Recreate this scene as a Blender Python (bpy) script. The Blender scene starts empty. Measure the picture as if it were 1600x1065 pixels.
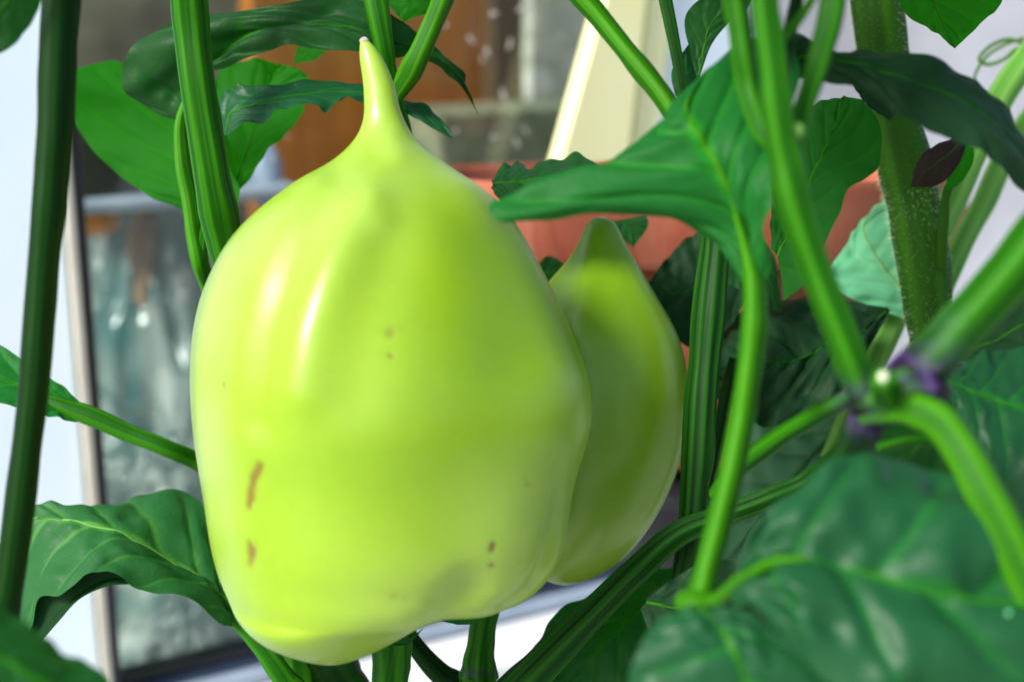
import bpy, math, random
import numpy as np
from mathutils import Vector, Matrix, noise
R = math.radians
random.seed(4); rng = np.random.default_rng(4)
sc = bpy.context.scene
COL = sc.collection

# ------------------------------------------------------------------ camera
F = 50/36*1600                       # focal length in photo pixels
PITCH = 15.0
CAM = np.array([0.0, 0.0, 1.30])
cd = bpy.data.cameras.new('camera'); cam = bpy.data.objects.new('camera', cd); COL.objects.link(cam)
cam.location = CAM; cam.rotation_euler = (R(90-PITCH), 0, 0)
cd.lens = 50; cd.sensor_width = 36; cd.clip_start = .01; cd.clip_end = 200
cd.dof.use_dof = True; cd.dof.focus_distance = .318; cd.dof.aperture_fstop = 9.0
cd.dof.aperture_blades = 7
sc.camera = cam
# ------------------------------------------------------------------ light
w = bpy.data.worlds.new("World"); sc.world = w; w.use_nodes = True
SUN_TO = Vector((-.62, -.52, .66)).normalized()
el = math.asin(SUN_TO.z); az = math.atan2(SUN_TO.x, SUN_TO.y)
nt = w.node_tree; bg = nt.nodes['Background']
sky = nt.nodes.new('ShaderNodeTexSky'); sky.sky_type = 'NISHITA'; sky.sun_disc = False
sky.sun_elevation = el; sky.sun_rotation = az; sky.air_density = 1.0; sky.dust_density = 2.0; sky.ozone_density = 1.0
nt.links.new(sky.outputs[0], bg.inputs[0]); bg.inputs[1].default_value = .15
sd = bpy.data.lights.new('sun', 'SUN'); sd.energy = 3.3; sd.angle = R(16); sd.color = (1, .975, .94)
so = bpy.data.objects.new('sun', sd); COL.objects.link(so)
so.rotation_euler = SUN_TO.to_track_quat('Z', 'Y').to_euler(); so.location = (0, 0, 3)
sc.view_settings.view_transform = 'Standard'; sc.view_settings.look = 'None'
sc.view_settings.exposure = .76; sc.view_settings.gamma = 1
sc.render.engine = 'CYCLES'
sc.cycles.max_bounces = 8; sc.cycles.transparent_max_bounces = 12

# ------------------------------------------------------------------ helpers
cp, sp_ = math.cos(R(PITCH)), math.sin(R(PITCH))
RIGHT = np.array([1., 0, 0]); UP = np.array([0, sp_, cp]); FWD = np.array([0, cp, -sp_])
def P(px, py, d):
    px = np.asarray(px, float); py = np.asarray(py, float); d = np.asarray(d, float)
    a = ((px-800)/F*d)[..., None]; b = (-(py-532.5)/F*d)[..., None]
    return CAM + a*RIGHT + b*UP + d[..., None]*FWD

def crs(pts, n):
    """Catmull-Rom resampling of control rows, n samples, uniform in index."""
    p = np.asarray(pts, float); m = len(p)
    if m == 2:
        t = np.linspace(0, 1, n)[:, None]; return p[0]*(1-t)+p[1]*t
    e = np.vstack([2*p[0]-p[1], p, 2*p[-1]-p[-2]])
    t = np.linspace(0, m-1, n); i = np.minimum(t.astype(int), m-2); f = (t-i)[:, None]
    a, b, c, d = e[i], e[i+1], e[i+2], e[i+3]
    return .5*((2*b)+(-a+c)*f+(2*a-5*b+4*c-d)*f*f+(-a+3*b-3*c+d)*f**3)

def crs_arc(pts, n):
    q = crs(pts, n*6); s = np.r_[0, np.cumsum(np.linalg.norm(np.diff(q[:, :2], axis=0), axis=1))]
    t = np.linspace(0, s[-1], n)
    return np.stack([np.interp(t, s, q[:, k]) for k in range(q.shape[1])], 1)

ORG = {}
def tag(o, label, cat, group=None):
    o['label'] = label; o['category'] = cat
    if group: o['group'] = group
    return o
def thing(name, loc, label, cat, group=None):
    o = bpy.data.objects.new(name, None); COL.objects.link(o); o.location = loc
    o.empty_display_size = .02
    ORG[o.name] = np.array(loc, float)
    return tag(o, label, cat, group)
def obj(name, verts, faces, mat, parent=None, smooth=True, attrs=None, kind=None, label=None, org=None):
    v = np.asarray(verts, float).reshape(-1, 3)
    if parent is not None: o0 = ORG[parent.name]
    else: o0 = np.array(org if org is not None else v.mean(0), float)
    me = bpy.data.meshes.new(name)
    me.from_pydata((v-o0).tolist(), [], faces if isinstance(faces, list) else faces.tolist())
    me.materials.append(mat)
    if smooth: me.polygons.foreach_set('use_smooth', [True]*len(me.polygons))
    if attrs:
        for k, a in attrs.items():
            at = me.attributes.new(k, 'FLOAT', 'POINT'); at.data.foreach_set('value', np.asarray(a, float).ravel())
    me.update()
    o = bpy.data.objects.new(name, me); COL.objects.link(o)
    if parent is not None: o.parent = parent
    else: o.location = o0
    ORG[o.name] = o0
    if kind: o['kind'] = kind
    if label: o['label'] = label
    return o
def grid_faces(nr, nc, wrap=False):
    r = np.arange(nr-1)[:, None]; c = np.arange(nc if wrap else nc-1)[None, :]; c2 = (c+1) % nc
    return np.stack([r*nc+c, r*nc+c2, (r+1)*nc+c2, (r+1)*nc+c], -1).reshape(-1, 4)
def normals(G):
    du = np.gradient(G, axis=0); dv = np.gradient(G, axis=1)
    n = np.cross(du, dv); l = np.linalg.norm(n, axis=-1, keepdims=True); l[l < 1e-12] = 1
    return n/l
def smooth_noise(shape, cells, seed=0):
    r = np.random.default_rng(seed); g = r.standard_normal((cells[0]+3, cells[1]+3))
    u = np.linspace(0, cells[0], shape[0]); v = np.linspace(0, cells[1], shape[1])
    i = np.minimum(u.astype(int), cells[0]-1); j = np.minimum(v.astype(int), cells[1]-1)
    fu = (u-i); fv = (v-j); fu = (fu*fu*(3-2*fu))[:, None]; fv = (fv*fv*(3-2*fv))[None]
    A = g[i][:, j]; B = g[i+1][:, j]; C = g[i][:, j+1]; D = g[i+1][:, j+1]
    return (A*(1-fu)+B*fu)*(1-fv)+(C*(1-fu)+D*fu)*fv
def seg_dist(x, y, poly):
    best = np.full(x.shape, 1e9)
    for (x0, y0), (x1, y1) in zip(poly[:-1], poly[1:]):
        dx, dy = x1-x0, y1-y0; t = np.clip(((x-x0)*dx+(y-y0)*dy)/(dx*dx+dy*dy+1e-9), 0, 1)
        best = np.minimum(best, np.hypot(x-x0-t*dx, y-y0-t*dy))
    return best

# ------------------------------------------------------------------ materials
def new_mat(name):
    m = bpy.data.materials.new(name); m.use_nodes = True
    n = m.node_tree; b = n.nodes['Principled BSDF']; return m, n, b
def nd(n, t, **k):
    x = n.nodes.new(t)
    for a, v in k.items(): setattr(x, a, v)
    return x
def rgb(c): return (c[0], c[1], c[2], 1)
def noise_tex(n, scale, detail=4, rough=.55, vec=None, dist=0):
    t = nd(n, 'ShaderNodeTexNoise'); t.inputs['Scale'].default_value = scale
    t.inputs['Detail'].default_value = detail; t.inputs['Roughness'].default_value = rough
    t.inputs['Distortion'].default_value = dist
    if vec is None:
        tc = nd(n, 'ShaderNodeTexCoord'); vec = tc.outputs['Object']
    n.links.new(vec, t.inputs['Vector']); return t
def ramp(n, fac, stops):
    r = nd(n, 'ShaderNodeValToRGB'); e = r.color_ramp.elements
    while len(e) > 1: e.remove(e[-1])
    e[0].position = stops[0][0]; e[0].color = rgb(stops[0][1])
    for p, c in stops[1:]:
        x = e.new(p); x.color = rgb(c)
    n.links.new(fac, r.inputs[0]); return r
def mixc(n, a, b, fac, mode='MIX'):
    m = nd(n, 'ShaderNodeMix', data_type='RGBA', blend_type=mode)
    for s, v in ((6, a), (7, b)):
        if hasattr(v, 'is_linked') or hasattr(v, 'links'): n.links.new(v, m.inputs[s])
        else: m.inputs[s].default_value = rgb(v)
    if hasattr(fac, 'links'): n.links.new(fac, m.inputs[0])
    else: m.inputs[0].default_value = fac
    return m.outputs[2]
def bump(n, b, h, strength, dist=.001):
    x = nd(n, 'ShaderNodeBump'); x.inputs['Strength'].default_value = strength; x.inputs['Distance'].default_value = dist
    n.links.new(h, x.inputs['Height']); n.links.new(x.outputs[0], b.inputs['Normal']); return x

def leaf_mat(name, col, vein, trans_col, trans=.35, rough=.4, under=None, spec=.28):
    m, n, b = new_mat(name); L = n.links
    big = noise_tex(n, 45, 3); fine = noise_tex(n, 900, 3)
    dark = tuple(c*.62 for c in col); lite = tuple(min(1, c*1.45) for c in col)
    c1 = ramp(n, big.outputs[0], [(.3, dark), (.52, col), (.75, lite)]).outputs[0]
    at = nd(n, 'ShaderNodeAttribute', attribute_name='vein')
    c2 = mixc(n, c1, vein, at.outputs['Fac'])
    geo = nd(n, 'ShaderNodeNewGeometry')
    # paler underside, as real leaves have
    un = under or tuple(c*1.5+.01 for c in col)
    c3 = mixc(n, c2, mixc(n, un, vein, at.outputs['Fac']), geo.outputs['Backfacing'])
    L.new(c3, b.inputs['Base Color'])
    rr = nd(n, 'ShaderNodeMapRange'); rr.inputs[3].default_value = rough-.02; rr.inputs[4].default_value = rough+.18
    L.new(noise_tex(n, 160, 4).outputs[0], rr.inputs[0])
    L.new(rr.outputs[0], b.inputs['Roughness'])
    b.inputs['Specular IOR Level'].default_value = spec
    vo = nd(n, 'ShaderNodeTexVoronoi', feature='DISTANCE_TO_EDGE'); vo.inputs['Scale'].default_value = 330
    tc = nd(n, 'ShaderNodeTexCoord'); L.new(tc.outputs['Object'], vo.inputs['Vector'])
    mm = nd(n, 'ShaderNodeMapRange'); mm.inputs[2].default_value = .18; L.new(vo.outputs['Distance'], mm.inputs[0])
    ad = nd(n, 'ShaderNodeMath', operation='MULTIPLY_ADD'); L.new(fine.outputs[0], ad.inputs[0]); ad.inputs[1].default_value = .35
    L.new(mm.outputs[0], ad.inputs[2])
    bump(n, b, ad.outputs[0], .3, .00012)
    tr = nd(n, 'ShaderNodeBsdfTranslucent')
    tcv = mixc(n, trans_col, tuple(min(1, c*1.4) for c in trans_col), at.outputs['Fac'])
    L.new(mixc(n, (.55, .55, .55), (1, 1, 1), big.outputs[0]), (mx := nd(n, 'ShaderNodeMix', data_type='RGBA', blend_type='MULTIPLY')).inputs[7])
    mx.inputs[0].default_value = 1; L.new(tcv, mx.inputs[6]); L.new(mx.outputs[2], tr.inputs[0])
    ms = nd(n, 'ShaderNodeMixShader'); ms.inputs[0].default_value = trans
    L.new(b.outputs[0], ms.inputs[1]); L.new(tr.outputs[0], ms.inputs[2])
    L.new(ms.outputs[0], n.nodes['Material Output'].inputs[0])
    return m

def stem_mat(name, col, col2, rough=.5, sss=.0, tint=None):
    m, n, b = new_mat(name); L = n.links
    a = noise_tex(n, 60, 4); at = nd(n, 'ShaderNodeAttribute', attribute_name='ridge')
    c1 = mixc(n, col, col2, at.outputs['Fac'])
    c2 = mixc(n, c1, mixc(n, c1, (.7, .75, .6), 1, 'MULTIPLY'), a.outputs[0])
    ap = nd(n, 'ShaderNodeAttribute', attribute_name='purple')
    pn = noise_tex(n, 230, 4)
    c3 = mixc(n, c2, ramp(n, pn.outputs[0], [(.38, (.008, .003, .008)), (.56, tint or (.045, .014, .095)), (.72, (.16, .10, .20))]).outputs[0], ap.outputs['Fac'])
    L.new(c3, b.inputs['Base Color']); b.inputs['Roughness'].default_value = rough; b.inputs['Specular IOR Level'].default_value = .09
    if sss:
        b.inputs['Subsurface Weight'].default_value = sss; b.inputs['Subsurface Radius'].default_value = (.5, 1, .2)
        b.inputs['Subsurface Scale'].default_value = .003
    f = noise_tex(n, 1300, 3); bump(n, b, f.outputs[0], .3, .00012)
    return m

def plain(name, c1, c2, scale, rough=.5, bmp=.3, bd=.001, detail=5, metal=0, dist=0, spec=.5):
    m, n, b = new_mat(name)
    t = noise_tex(n, scale, detail, dist=dist)
    n.links.new(ramp(n, t.outputs[0], [(.3, c1), (.7, c2)]).outputs[0], b.inputs['Base Color'])
    b.inputs['Roughness'].default_value = rough; b.inputs['Metallic'].default_value = metal
    b.inputs['Specular IOR Level'].default_value = spec
    if bmp: bump(n, b, noise_tex(n, scale*4, 4).outputs[0], bmp, bd)
    return m

M = {}
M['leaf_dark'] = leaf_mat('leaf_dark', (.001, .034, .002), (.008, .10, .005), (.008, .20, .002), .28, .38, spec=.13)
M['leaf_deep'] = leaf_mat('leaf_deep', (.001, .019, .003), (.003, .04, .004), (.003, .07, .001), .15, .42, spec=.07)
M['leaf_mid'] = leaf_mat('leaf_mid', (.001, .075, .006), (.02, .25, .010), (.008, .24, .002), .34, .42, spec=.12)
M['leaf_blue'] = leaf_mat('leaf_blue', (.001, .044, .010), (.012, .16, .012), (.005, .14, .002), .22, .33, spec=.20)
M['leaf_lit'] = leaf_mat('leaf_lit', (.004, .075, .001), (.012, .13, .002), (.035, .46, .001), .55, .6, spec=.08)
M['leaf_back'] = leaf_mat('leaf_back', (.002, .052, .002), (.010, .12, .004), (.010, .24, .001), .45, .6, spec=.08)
M['leaf_pale'] = leaf_mat('leaf_pale', (.10, .36, .18), (.22, .52, .28), (.1, .5, .1), .25, .55, spec=.2)
M['leaf_grey'] = leaf_mat('leaf_grey', (.055, .15, .07), (.035, .10, .035), (.03, .16, .02), .2, .5, spec=.2)
M['leaf_soft'] = leaf_mat('leaf_soft', (.005, .066, .010), (.075, .26, .04), (.015, .20, .004), .25, .45, spec=.22)
M['leaf_dead'] = leaf_mat('leaf_dead', (.014, .007, .004), (.03, .018, .008), (.04, .015, .005), .15, .6, spec=.1)
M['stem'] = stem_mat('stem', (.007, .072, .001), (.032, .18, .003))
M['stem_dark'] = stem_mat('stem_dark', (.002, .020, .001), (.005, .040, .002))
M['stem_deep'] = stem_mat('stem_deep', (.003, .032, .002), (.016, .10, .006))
M['stem_bright'] = stem_mat('stem_bright', (.013, .10, .001), (.052, .23, .003), sss=.1)
M['stem_pale'] = stem_mat('stem_pale', (.09, .27, .04), (.22, .46, .09))
M['stem_vine'] = stem_mat('stem_vine', (.016, .07, .003), (.032, .12, .005), .6)
M['hair'] = plain('plant_hair', (.55, .7, .4), (.6, .75, .5), 50, .5, 0)
M['cut'] = plain('cut_stem', (.38, .48, .25), (.6, .66, .45), 400, .6)

# ------------------------------------------------------------------ builders
def tube(name, path, mat, parent, ridges=5, amp=.06, n=None, m=48, purple=None, cap=True, taper_end=False, wob=.06, seed=0, label=None):
    """path rows: px, py, depth, width in px"""
    n = n or max(24, 14*len(path))
    q = crs(path, n); C = P(q[:, 0], q[:, 1], q[:, 2]); rad = q[:, 3]*.5*q[:, 2]/F
    T = np.gradient(C, axis=0); T /= np.linalg.norm(T, axis=1, keepdims=True)
    N = np.zeros_like(T); v = np.cross(T[0], FWD); N[0] = v/np.linalg.norm(v)
    for i in range(1, n):
        v = N[i-1]-T[i]*np.dot(N[i-1], T[i]); N[i] = v/np.linalg.norm(v)
    B = np.cross(T, N); th = np.linspace(0, 2*np.pi, m, endpoint=False)
    tw = np.linspace(0, .35, n)[:, None]+seed
    rd = np.cos(ridges*(th[None]+tw)) if ridges else np.zeros((n, m))
    rd2 = .35*np.cos((2*ridges+3)*(th[None]+tw*1.3)) if ridges else 0
    nz = smooth_noise((n, m), (max(2, n//9), 3), seed+11)
    nz[:, -3:] = nz[:, :1]*.5+nz[:, -3:]*.5
    rr = rad[:, None]*(1+amp*(rd+rd2)+wob*nz)
    G = C[:, None]+rr[..., None]*(np.cos(th)[None, :, None]*N[:, None]+np.sin(th)[None, :, None]*B[:, None])
    V = G.reshape(-1, 3); Fc = grid_faces(n, m, True).tolist()
    rid = np.clip(.42+.4*(rd+rd2)+.22*np.cos((4*ridges+5)*(th[None]+tw)), 0, 1).ravel() if ridges else np.full(n*m, .5)
    if cap:
        V = np.vstack([V, C[0], C[-1]]); a, b = n*m, n*m+1
        Fc += [[a, (k+1) % m, k] for k in range(m)]+[[b, (n-1)*m+k, (n-1)*m+(k+1) % m] for k in range(m)]
        rid = np.r_[rid, .5, .5]
    pu = np.zeros(len(V))
    if purple:
        t = np.repeat(np.linspace(0, 1, n), m)
        for c0, wd, am in purple:
            pu[:n*m] = np.maximum(pu[:n*m], am*np.exp(-((t-c0)/wd)**2))
    return obj(name, V, Fc, mat, parent, attrs={'ridge': rid, 'purple': pu}, label=label)

def leaf(parent, mid, left, right, mat='leaf_mid', nv=7, skew=1.1, bulge=.0, pucker=.0004, ripple=.0008, rf=5, seed=0,
         ribw=9, vein=1.0, nu=110, nc=71, rib_mat=None, label=None, rib=True, edge=.0, name='leaf', fold=.0, veinw=.055):
    """three control curves (midrib and both margins; px,py,depth) lofted into a blade"""
    Mq = crs(mid, nu); Lq = crs(left, nu); Rq = crs(right, nu)
    Mp, Lp, Rp = (P(q[:, 0], q[:, 1], q[:, 2]) for q in (Mq, Lq, Rq))
    v = np.linspace(-1, 1, nc); u = np.linspace(0, 1, nu)
    a = np.abs(v)[None, :, None]
    E = np.where(v[None, :, None] < 0, Lp[:, None], Rp[:, None])
    wd = float(np.linalg.norm(E-Mp[:, None], axis=-1).mean()); ks = float(np.clip(wd/.010, .08, 1.2)); pucker *= ks; ripple *= ks*.7; bulge *= ks
    e = edge*ks*(smooth_noise((nu, nc), (int(rf*2)+3, 1), seed+5))[..., None]*a**3
    G = Mp[:, None]*(1-a*(1+e))+E*a*(1+e)
    Nn = normals(G)
    flip = -np.sign((Nn*FWD).sum(-1).mean()) or 1
    Nn = Nn*flip
    U = u[:, None]; A = np.abs(v)[None]
    env = np.clip(np.sin(np.pi*np.clip(U, 0, 1))*3, 0, 1)
    side = np.where(v < 0, 0, .5)[None]
    ph = U*nv-A**.85*skew*nv*.22+side*.8
    dd = np.abs(ph-np.round(ph))
    lev = np.clip(1-(A-.86)/.14, 0, 1)
    vn = np.exp(-(dd/(veinw*(1.25-.8*A)))**2)*lev*env
    nz = smooth_noise((nu, nc), (nv*3, 9), seed); nz2 = smooth_noise((nu, nc), (nv, 4), seed+2)
    D = -pucker*np.exp(-(dd/.16)**2)*lev*env + pucker*.55*nz*env + pucker*nz2
    D += bulge*np.sin(np.pi*A)*env
    D += -fold*(1-A)**3*env
    D += ripple*A**2.5*(np.sin(2*np.pi*rf*U+seed+side*3)+.6*np.sin(2*np.pi*rf*1.9*U+seed*2.3))*env
    G = G+Nn*D[..., None]
    mv = np.exp(-(A/(.035+.02*(1-U)))**2)
    va = np.clip(np.maximum(vn*.75*(1-.5*A), mv), 0, 1)*vein
    fc = grid_faces(nu, nc)
    if flip > 0: fc = fc[:, ::1]
    else: fc = fc[:, ::-1]
    o = obj(name, G, fc, M[mat] if isinstance(mat, str) else mat, parent, attrs={'vein': va}, label=label)
    if rib:
        mi = nc//2; k = np.arange(0, nu, 3); C = G[k, mi]; d = Mq[k, 2]
        m = 8; T = np.gradient(C, axis=0); T /= np.linalg.norm(T, axis=1, keepdims=True)
        Nk = Nn[k, mi]; Bk = np.cross(T, Nk); th = np.linspace(0, 2*np.pi, m, endpoint=False)
        rad = ribw*.33*d/F*np.linspace(1, .18, len(k))
        Gt = C[:, None]+rad[:, None, None]*(np.cos(th)[None, :, None]*Nk[:, None]*.4+np.sin(th)[None, :, None]*Bk[:, None])
        obj('midrib', Gt, grid_faces(len(k), m, True), M[rib_mat or 'stem'], o,
            attrs={'ridge': np.full(Gt.shape[0]*m, .6), 'purple': np.zeros(Gt.shape[0]*m)})
    return o

# ------------------------------------------------------------------ window wall frame of reference
WA = R(61)
H = np.array([math.sin(WA), math.cos(WA), 0]); NW = np.array([H[1], -H[0], 0]); Z = np.array([0, 0, 1.])
W0 = P(150, 900, .565)
def W(u, z, o): return W0+H*u+NW*o+np.array([0, 0, z])
def WP(px, py, o=0):
    """pixel -> (u, z) on the plane standing o metres in front of the glass"""
    r = P(px, py, 1.)-CAM; q = W0+NW*o; t = np.dot(q-CAM, NW)/np.dot(r, NW); p = CAM+r*t-W0
    return float(np.dot(p, H)), float(p[2])
def box_geo(u0, u1, z0, z1, o0, o1, bev=0):
    c = [(u, z, o) for u in (u0, u1) for z in (z0, z1) for o in (o0, o1)]
    V = np.array([W(*x) for x in c])
    Fc = [[0, 1, 3, 2], [4, 6, 7, 5], [0, 4, 5, 1], [2, 3, 7, 6], [0, 2, 6, 4], [1, 5, 7, 3]]
    return V, Fc
def wbox(name, u0, u1, z0, z1, o0, o1, mat, parent=None, bev=.0, kind=None, label=None):
    V, Fc = box_geo(u0, u1, z0, z1, o0, o1)
    o = obj(name, V, Fc, mat, parent, smooth=False, kind=kind, label=label)
    if bev:
        b = o.modifiers.new('bevel', 'BEVEL'); b.width = bev; b.segments = 3
    return o
#STRUCT
M['white_paint'] = plain('white_paint', (.76, .88, .95), (.82, .92, .98), 12, .35, .15, .0005)
M['beige_trim'] = plain('beige_trim', (.42, .40, .33), (.52, .50, .42), 30, .45)
M['rubber'] = plain('rubber_seal', (.006, .007, .010), (.015, .016, .022), 80, .5)
M['navy'] = plain('dark_frame', (.018, .03, .06), (.04, .06, .10), 25, .3)
M['bluegrey'] = plain('blue_grey_frame', (.22, .28, .36), (.32, .38, .46), 30, .35)
M['sill'] = plain('sill_paint', (.70, .72, .74), (.80, .82, .83), 25, .4)
M['wall'] = plain('rough_wall', (.42, .41, .42), (.74, .73, .74), 6, .8, .5, .002)
M['brown_wall'] = plain('brown_wall', (.05, .035, .03), (.30, .28, .16), 9, .8, .4, .002)
M['floor'] = plain('floor_concrete', (.34, .33, .31), (.46, .45, .42), 8, .8)

zs0 = WP(867, 905, .0)[1]           # bottom of the pane
zs1 = WP(867, 922, .012)[1]
zs2 = WP(867, 933, .016)[1]
zs3 = WP(867, 950, .012)[1]
uL = WP(133, 600)[0]                # pane's left edge
uLb = WP(121, 600, .012)[0]
uR = WP(1010, 200)[0]
ZT = .55
win = thing('window', W(uL, zs3, 0), 'white framed window with black rubber seal behind the pepper plants', 'window')
wbox('frame', uL-.30, uLb, -.25, ZT, -.012, .012, M['white_paint'], win, .002)
wbox('trim_strip', uLb+.0003, uL-.0014, -.25, ZT, -.008, .015, M['beige_trim'], win, .001)
wbox('seal', uL-.0011, uL+.0036, zs0, ZT, -.008, .008, M['rubber'], win, .0008)
wbox('seal', uL+.0048, uR, zs1, zs0+.003, -.008, .006, M['rubber'], win, .0008)
wbox('bottom_rail', uL-.003, uR+.5, zs2, zs1-.0003, -.009, .012, M['navy'], win, .001)
wbox('bead', uL-.003, uR+.5, zs2-.006, zs2-.0003, -.009, .016, M['bluegrey'], win, .0012)
wbox('lower_rail', uL-.003, uR+.5, zs3+.0003, zs2-.0063, -.009, .012, M['navy'], win, .001)
wbox('frame', uR+.0003, uR+.045, zs1, ZT, -.05, .015, M['white_paint'], win, .002)
# glass pane
gm = bpy.data.materials.new('window_glass'); gm.use_nodes = True; gn = gm.node_tree; gn.nodes.clear()
go_ = nd(gn, 'ShaderNodeOutputMaterial'); g1 = nd(gn, 'ShaderNodeBsdfTransparent'); g2 = nd(gn, 'ShaderNodeBsdfGlossy')
g1.inputs[0].default_value = (.90, .95, .93, 1); g2.inputs['Roughness'].default_value = .03
fr = nd(gn, 'ShaderNodeFresnel'); fr.inputs[0].default_value = 1.5
gx = nd(gn, 'ShaderNodeMixShader'); gn.links.new(fr.outputs[0], gx.inputs[0]); gn.links.new(g1.outputs[0], gx.inputs[1]); gn.links.new(g2.outputs[0], gx.inputs[2])
# dusty film
g3 = nd(gn, 'ShaderNodeBsdfDiffuse'); g3.inputs[0].default_value = (.5, .5, .48, 1)
dn = noise_tex(gn, 22, 5, .6, dist=1.5); dr = nd(gn, 'ShaderNodeMapRange'); dr.inputs[1].default_value = .5; dr.inputs[2].default_value = .85; dr.inputs[4].default_value = .16
gn.links.new(dn.outputs[0], dr.inputs[0])
gy = nd(gn, 'ShaderNodeMixShader'); gn.links.new(dr.outputs[0], gy.inputs[0]); gn.links.new(gx.outputs[0], gy.inputs[1]); gn.links.new(g3.outputs[0], gy.inputs[2])
gn.links.new(gy.outputs[0], go_.inputs[0])
wbox('pane', uL-.002, uR, zs1+.0005, ZT, -.006, -.002, gm, win)
# sill
_r = P(867, 1015, 1.)-CAM; _t = (W0[2]+zs3-CAM[2])/_r[2]; _p = CAM+_r*_t-W0
osill = float(np.dot(_p, NW))
sill = wbox('window_sill', uL-.02, uR+.5, zs3-.022, zs3, -.0095, max(osill, .03), M['sill'], None, .002)
tag(sill, 'white painted sill running under the window behind the stems', 'window sill')
OS = max(osill, .03)
uw = uR+.045
wbox('wall', uw+.0005, uw+.8, zs3+.02, ZT+.02, -.06, .012, M['wall'], kind='structure')
wbox('lower_wall', uL-.30, uw+.8, -1.2, zs3-.0225, -.0095, .0, M['wall'], kind='structure')
obj('floor', [(-8, -8, .02), (8, -8, .02), (8, 8, .02), (-8, 8, .02)], [[0, 1, 2, 3]], M['floor'], kind='structure', smooth=False)
# room behind the pane
wbox('interior_wall', uL-.3, uR+.30, zs3-.2, ZT, -.62, -.60, M['brown_wall'], kind='structure')
wbox('interior_floor', uL-.3, uR+.30, zs3-.22, zs3-.205, -.60, -.065, M['brown_wall'], kind='structure')
M['wood'] = None
m, n, b = new_mat('orange_wood'); M['wood'] = m
tc = nd(n, 'ShaderNodeTexCoord'); mp = nd(n, 'ShaderNodeMapping'); mp.inputs['Scale'].default_value = (40, 40, 4)
n.links.new(tc.outputs['Object'], mp.inputs[0]); t = noise_tex(n, 1.2, 5, vec=mp.outputs[0], dist=.6)
n.links.new(ramp(n, t.outputs[0], [(.3, (.24, .07, .004)), (.6, (.45, .15, .010)), (.8, (.58, .24, .03))]).outputs[0], b.inputs['Base Color'])
b.inputs['Roughness'].default_value = .5
def pbox(name, x0, x1, y0, y1, o, dep, mat, label, cat, bev=.002):
    """upright box whose front face spans those photo columns and rows, o metres behind the pane"""
    ua = WP(x0, (y0+y1)/2, -o)[0]; ub = WP(x1, (y0+y1)/2, -o)[0]
    za = WP((x0+x1)/2, y1, -o)[1]; zb = WP((x0+x1)/2, y0, -o)[1]
    t = wbox(name, ua, ub, za, zb, -o-dep, -o, mat, None, bev); return tag(t, label, cat)
pbox('orange_board', 400, 770, -140, 560, .25, .02, M['wood'], 'orange brown wooden board standing behind the glass above the big pepper', 'board')
M['dark_wood'] = plain('dark_wood', (.05, .03, .015), (.10, .06, .025), 18, .6)
pbox('wooden_post', 772, 826, -140, 480, .235, .03, M['dark_wood'], 'narrow dark brown post behind the glass right of the orange board', 'post')
M['grey_cloth'] = plain('grey_green_board', (.20, .22, .17), (.62, .62, .57), 30, .7, dist=1.5)
pbox('grey_board', 828, 1010, -140, 168, .22, .01, M['grey_cloth'], 'mottled grey board behind the glass left of the yellow plank', 'board')
M['olive'] = plain('olive_box', (.05, .08, .03), (.26, .27, .17), 40, .7, dist=1)
pbox('olive_box', 690, 1000, 170, 460, .16, .05, M['olive'], 'dull olive green box behind the glass above the terracotta pot', 'box')
M['black_box'] = plain('black_box', (.006, .006, .008), (.03, .025, .025), 40, .5)
pbox('black_box', 60, 262, 180, 306, .12, .10, M['black_box'], 'black box standing on the pale shelf behind the left of the pane', 'box')
M['shelf'] = plain('pale_shelf', (.30, .36, .44), (.5, .56, .64), 14, .5)
pbox('shelf', 60, 470, 306, 326, .11, .14, M['shelf'], 'pale blue shelf behind the glass above the plastic bag', 'shelf')
M['teal'] = plain('teal_cloth', (.004, .06, .06), (.02, .16, .14), 18, .7, dist=1.2)
pbox('teal_curtain', 60, 700, 330, 1300, .30, .01, M['teal'], 'dark teal sheet hanging behind the plastic bag', 'sheet')
M['orange'] = plain('orange_plastic', (.55, .14, .01), (.7, .25, .03), 30, .4)

M['glass_dab'] = plain('drop_glint_dab', (.34, .32, .28), (.5, .48, .44), 200, .6)  # dried drops, and white reflection streaks painted as pale dabs on the pane
def glass_dab(px, py, lx, ly, rot):
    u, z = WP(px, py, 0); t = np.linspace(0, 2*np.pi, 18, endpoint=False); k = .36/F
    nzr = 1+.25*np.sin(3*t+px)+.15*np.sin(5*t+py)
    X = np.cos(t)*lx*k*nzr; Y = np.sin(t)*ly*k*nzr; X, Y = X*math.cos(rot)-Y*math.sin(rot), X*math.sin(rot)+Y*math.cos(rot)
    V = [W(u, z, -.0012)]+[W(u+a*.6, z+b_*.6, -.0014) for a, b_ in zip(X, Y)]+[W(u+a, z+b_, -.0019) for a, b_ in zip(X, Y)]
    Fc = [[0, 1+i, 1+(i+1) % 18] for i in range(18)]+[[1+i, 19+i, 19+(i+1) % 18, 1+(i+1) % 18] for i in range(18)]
    obj('drop_glint_dab', V, Fc, M['glass_dab'], win)
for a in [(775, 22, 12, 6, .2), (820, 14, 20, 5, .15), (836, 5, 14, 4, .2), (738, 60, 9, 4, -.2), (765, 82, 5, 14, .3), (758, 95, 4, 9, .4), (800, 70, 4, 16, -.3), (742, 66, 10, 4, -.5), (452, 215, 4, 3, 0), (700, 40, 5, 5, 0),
          (812, 225, 4, 16, .5), (825, 205, 3, 12, .5), (790, 150, 5, 20, .35), (775, 215, 9, 4, .1), (880, 60, 3, 3, 0), (860, 130, 3, 4, 0), (170, 470, 6, 3, .3), (240, 640, 3, 10, -.2), (430, 250, 3, 8, 0), (715, 205, 7, 4, .3)]: glass_dab(*a)
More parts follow.
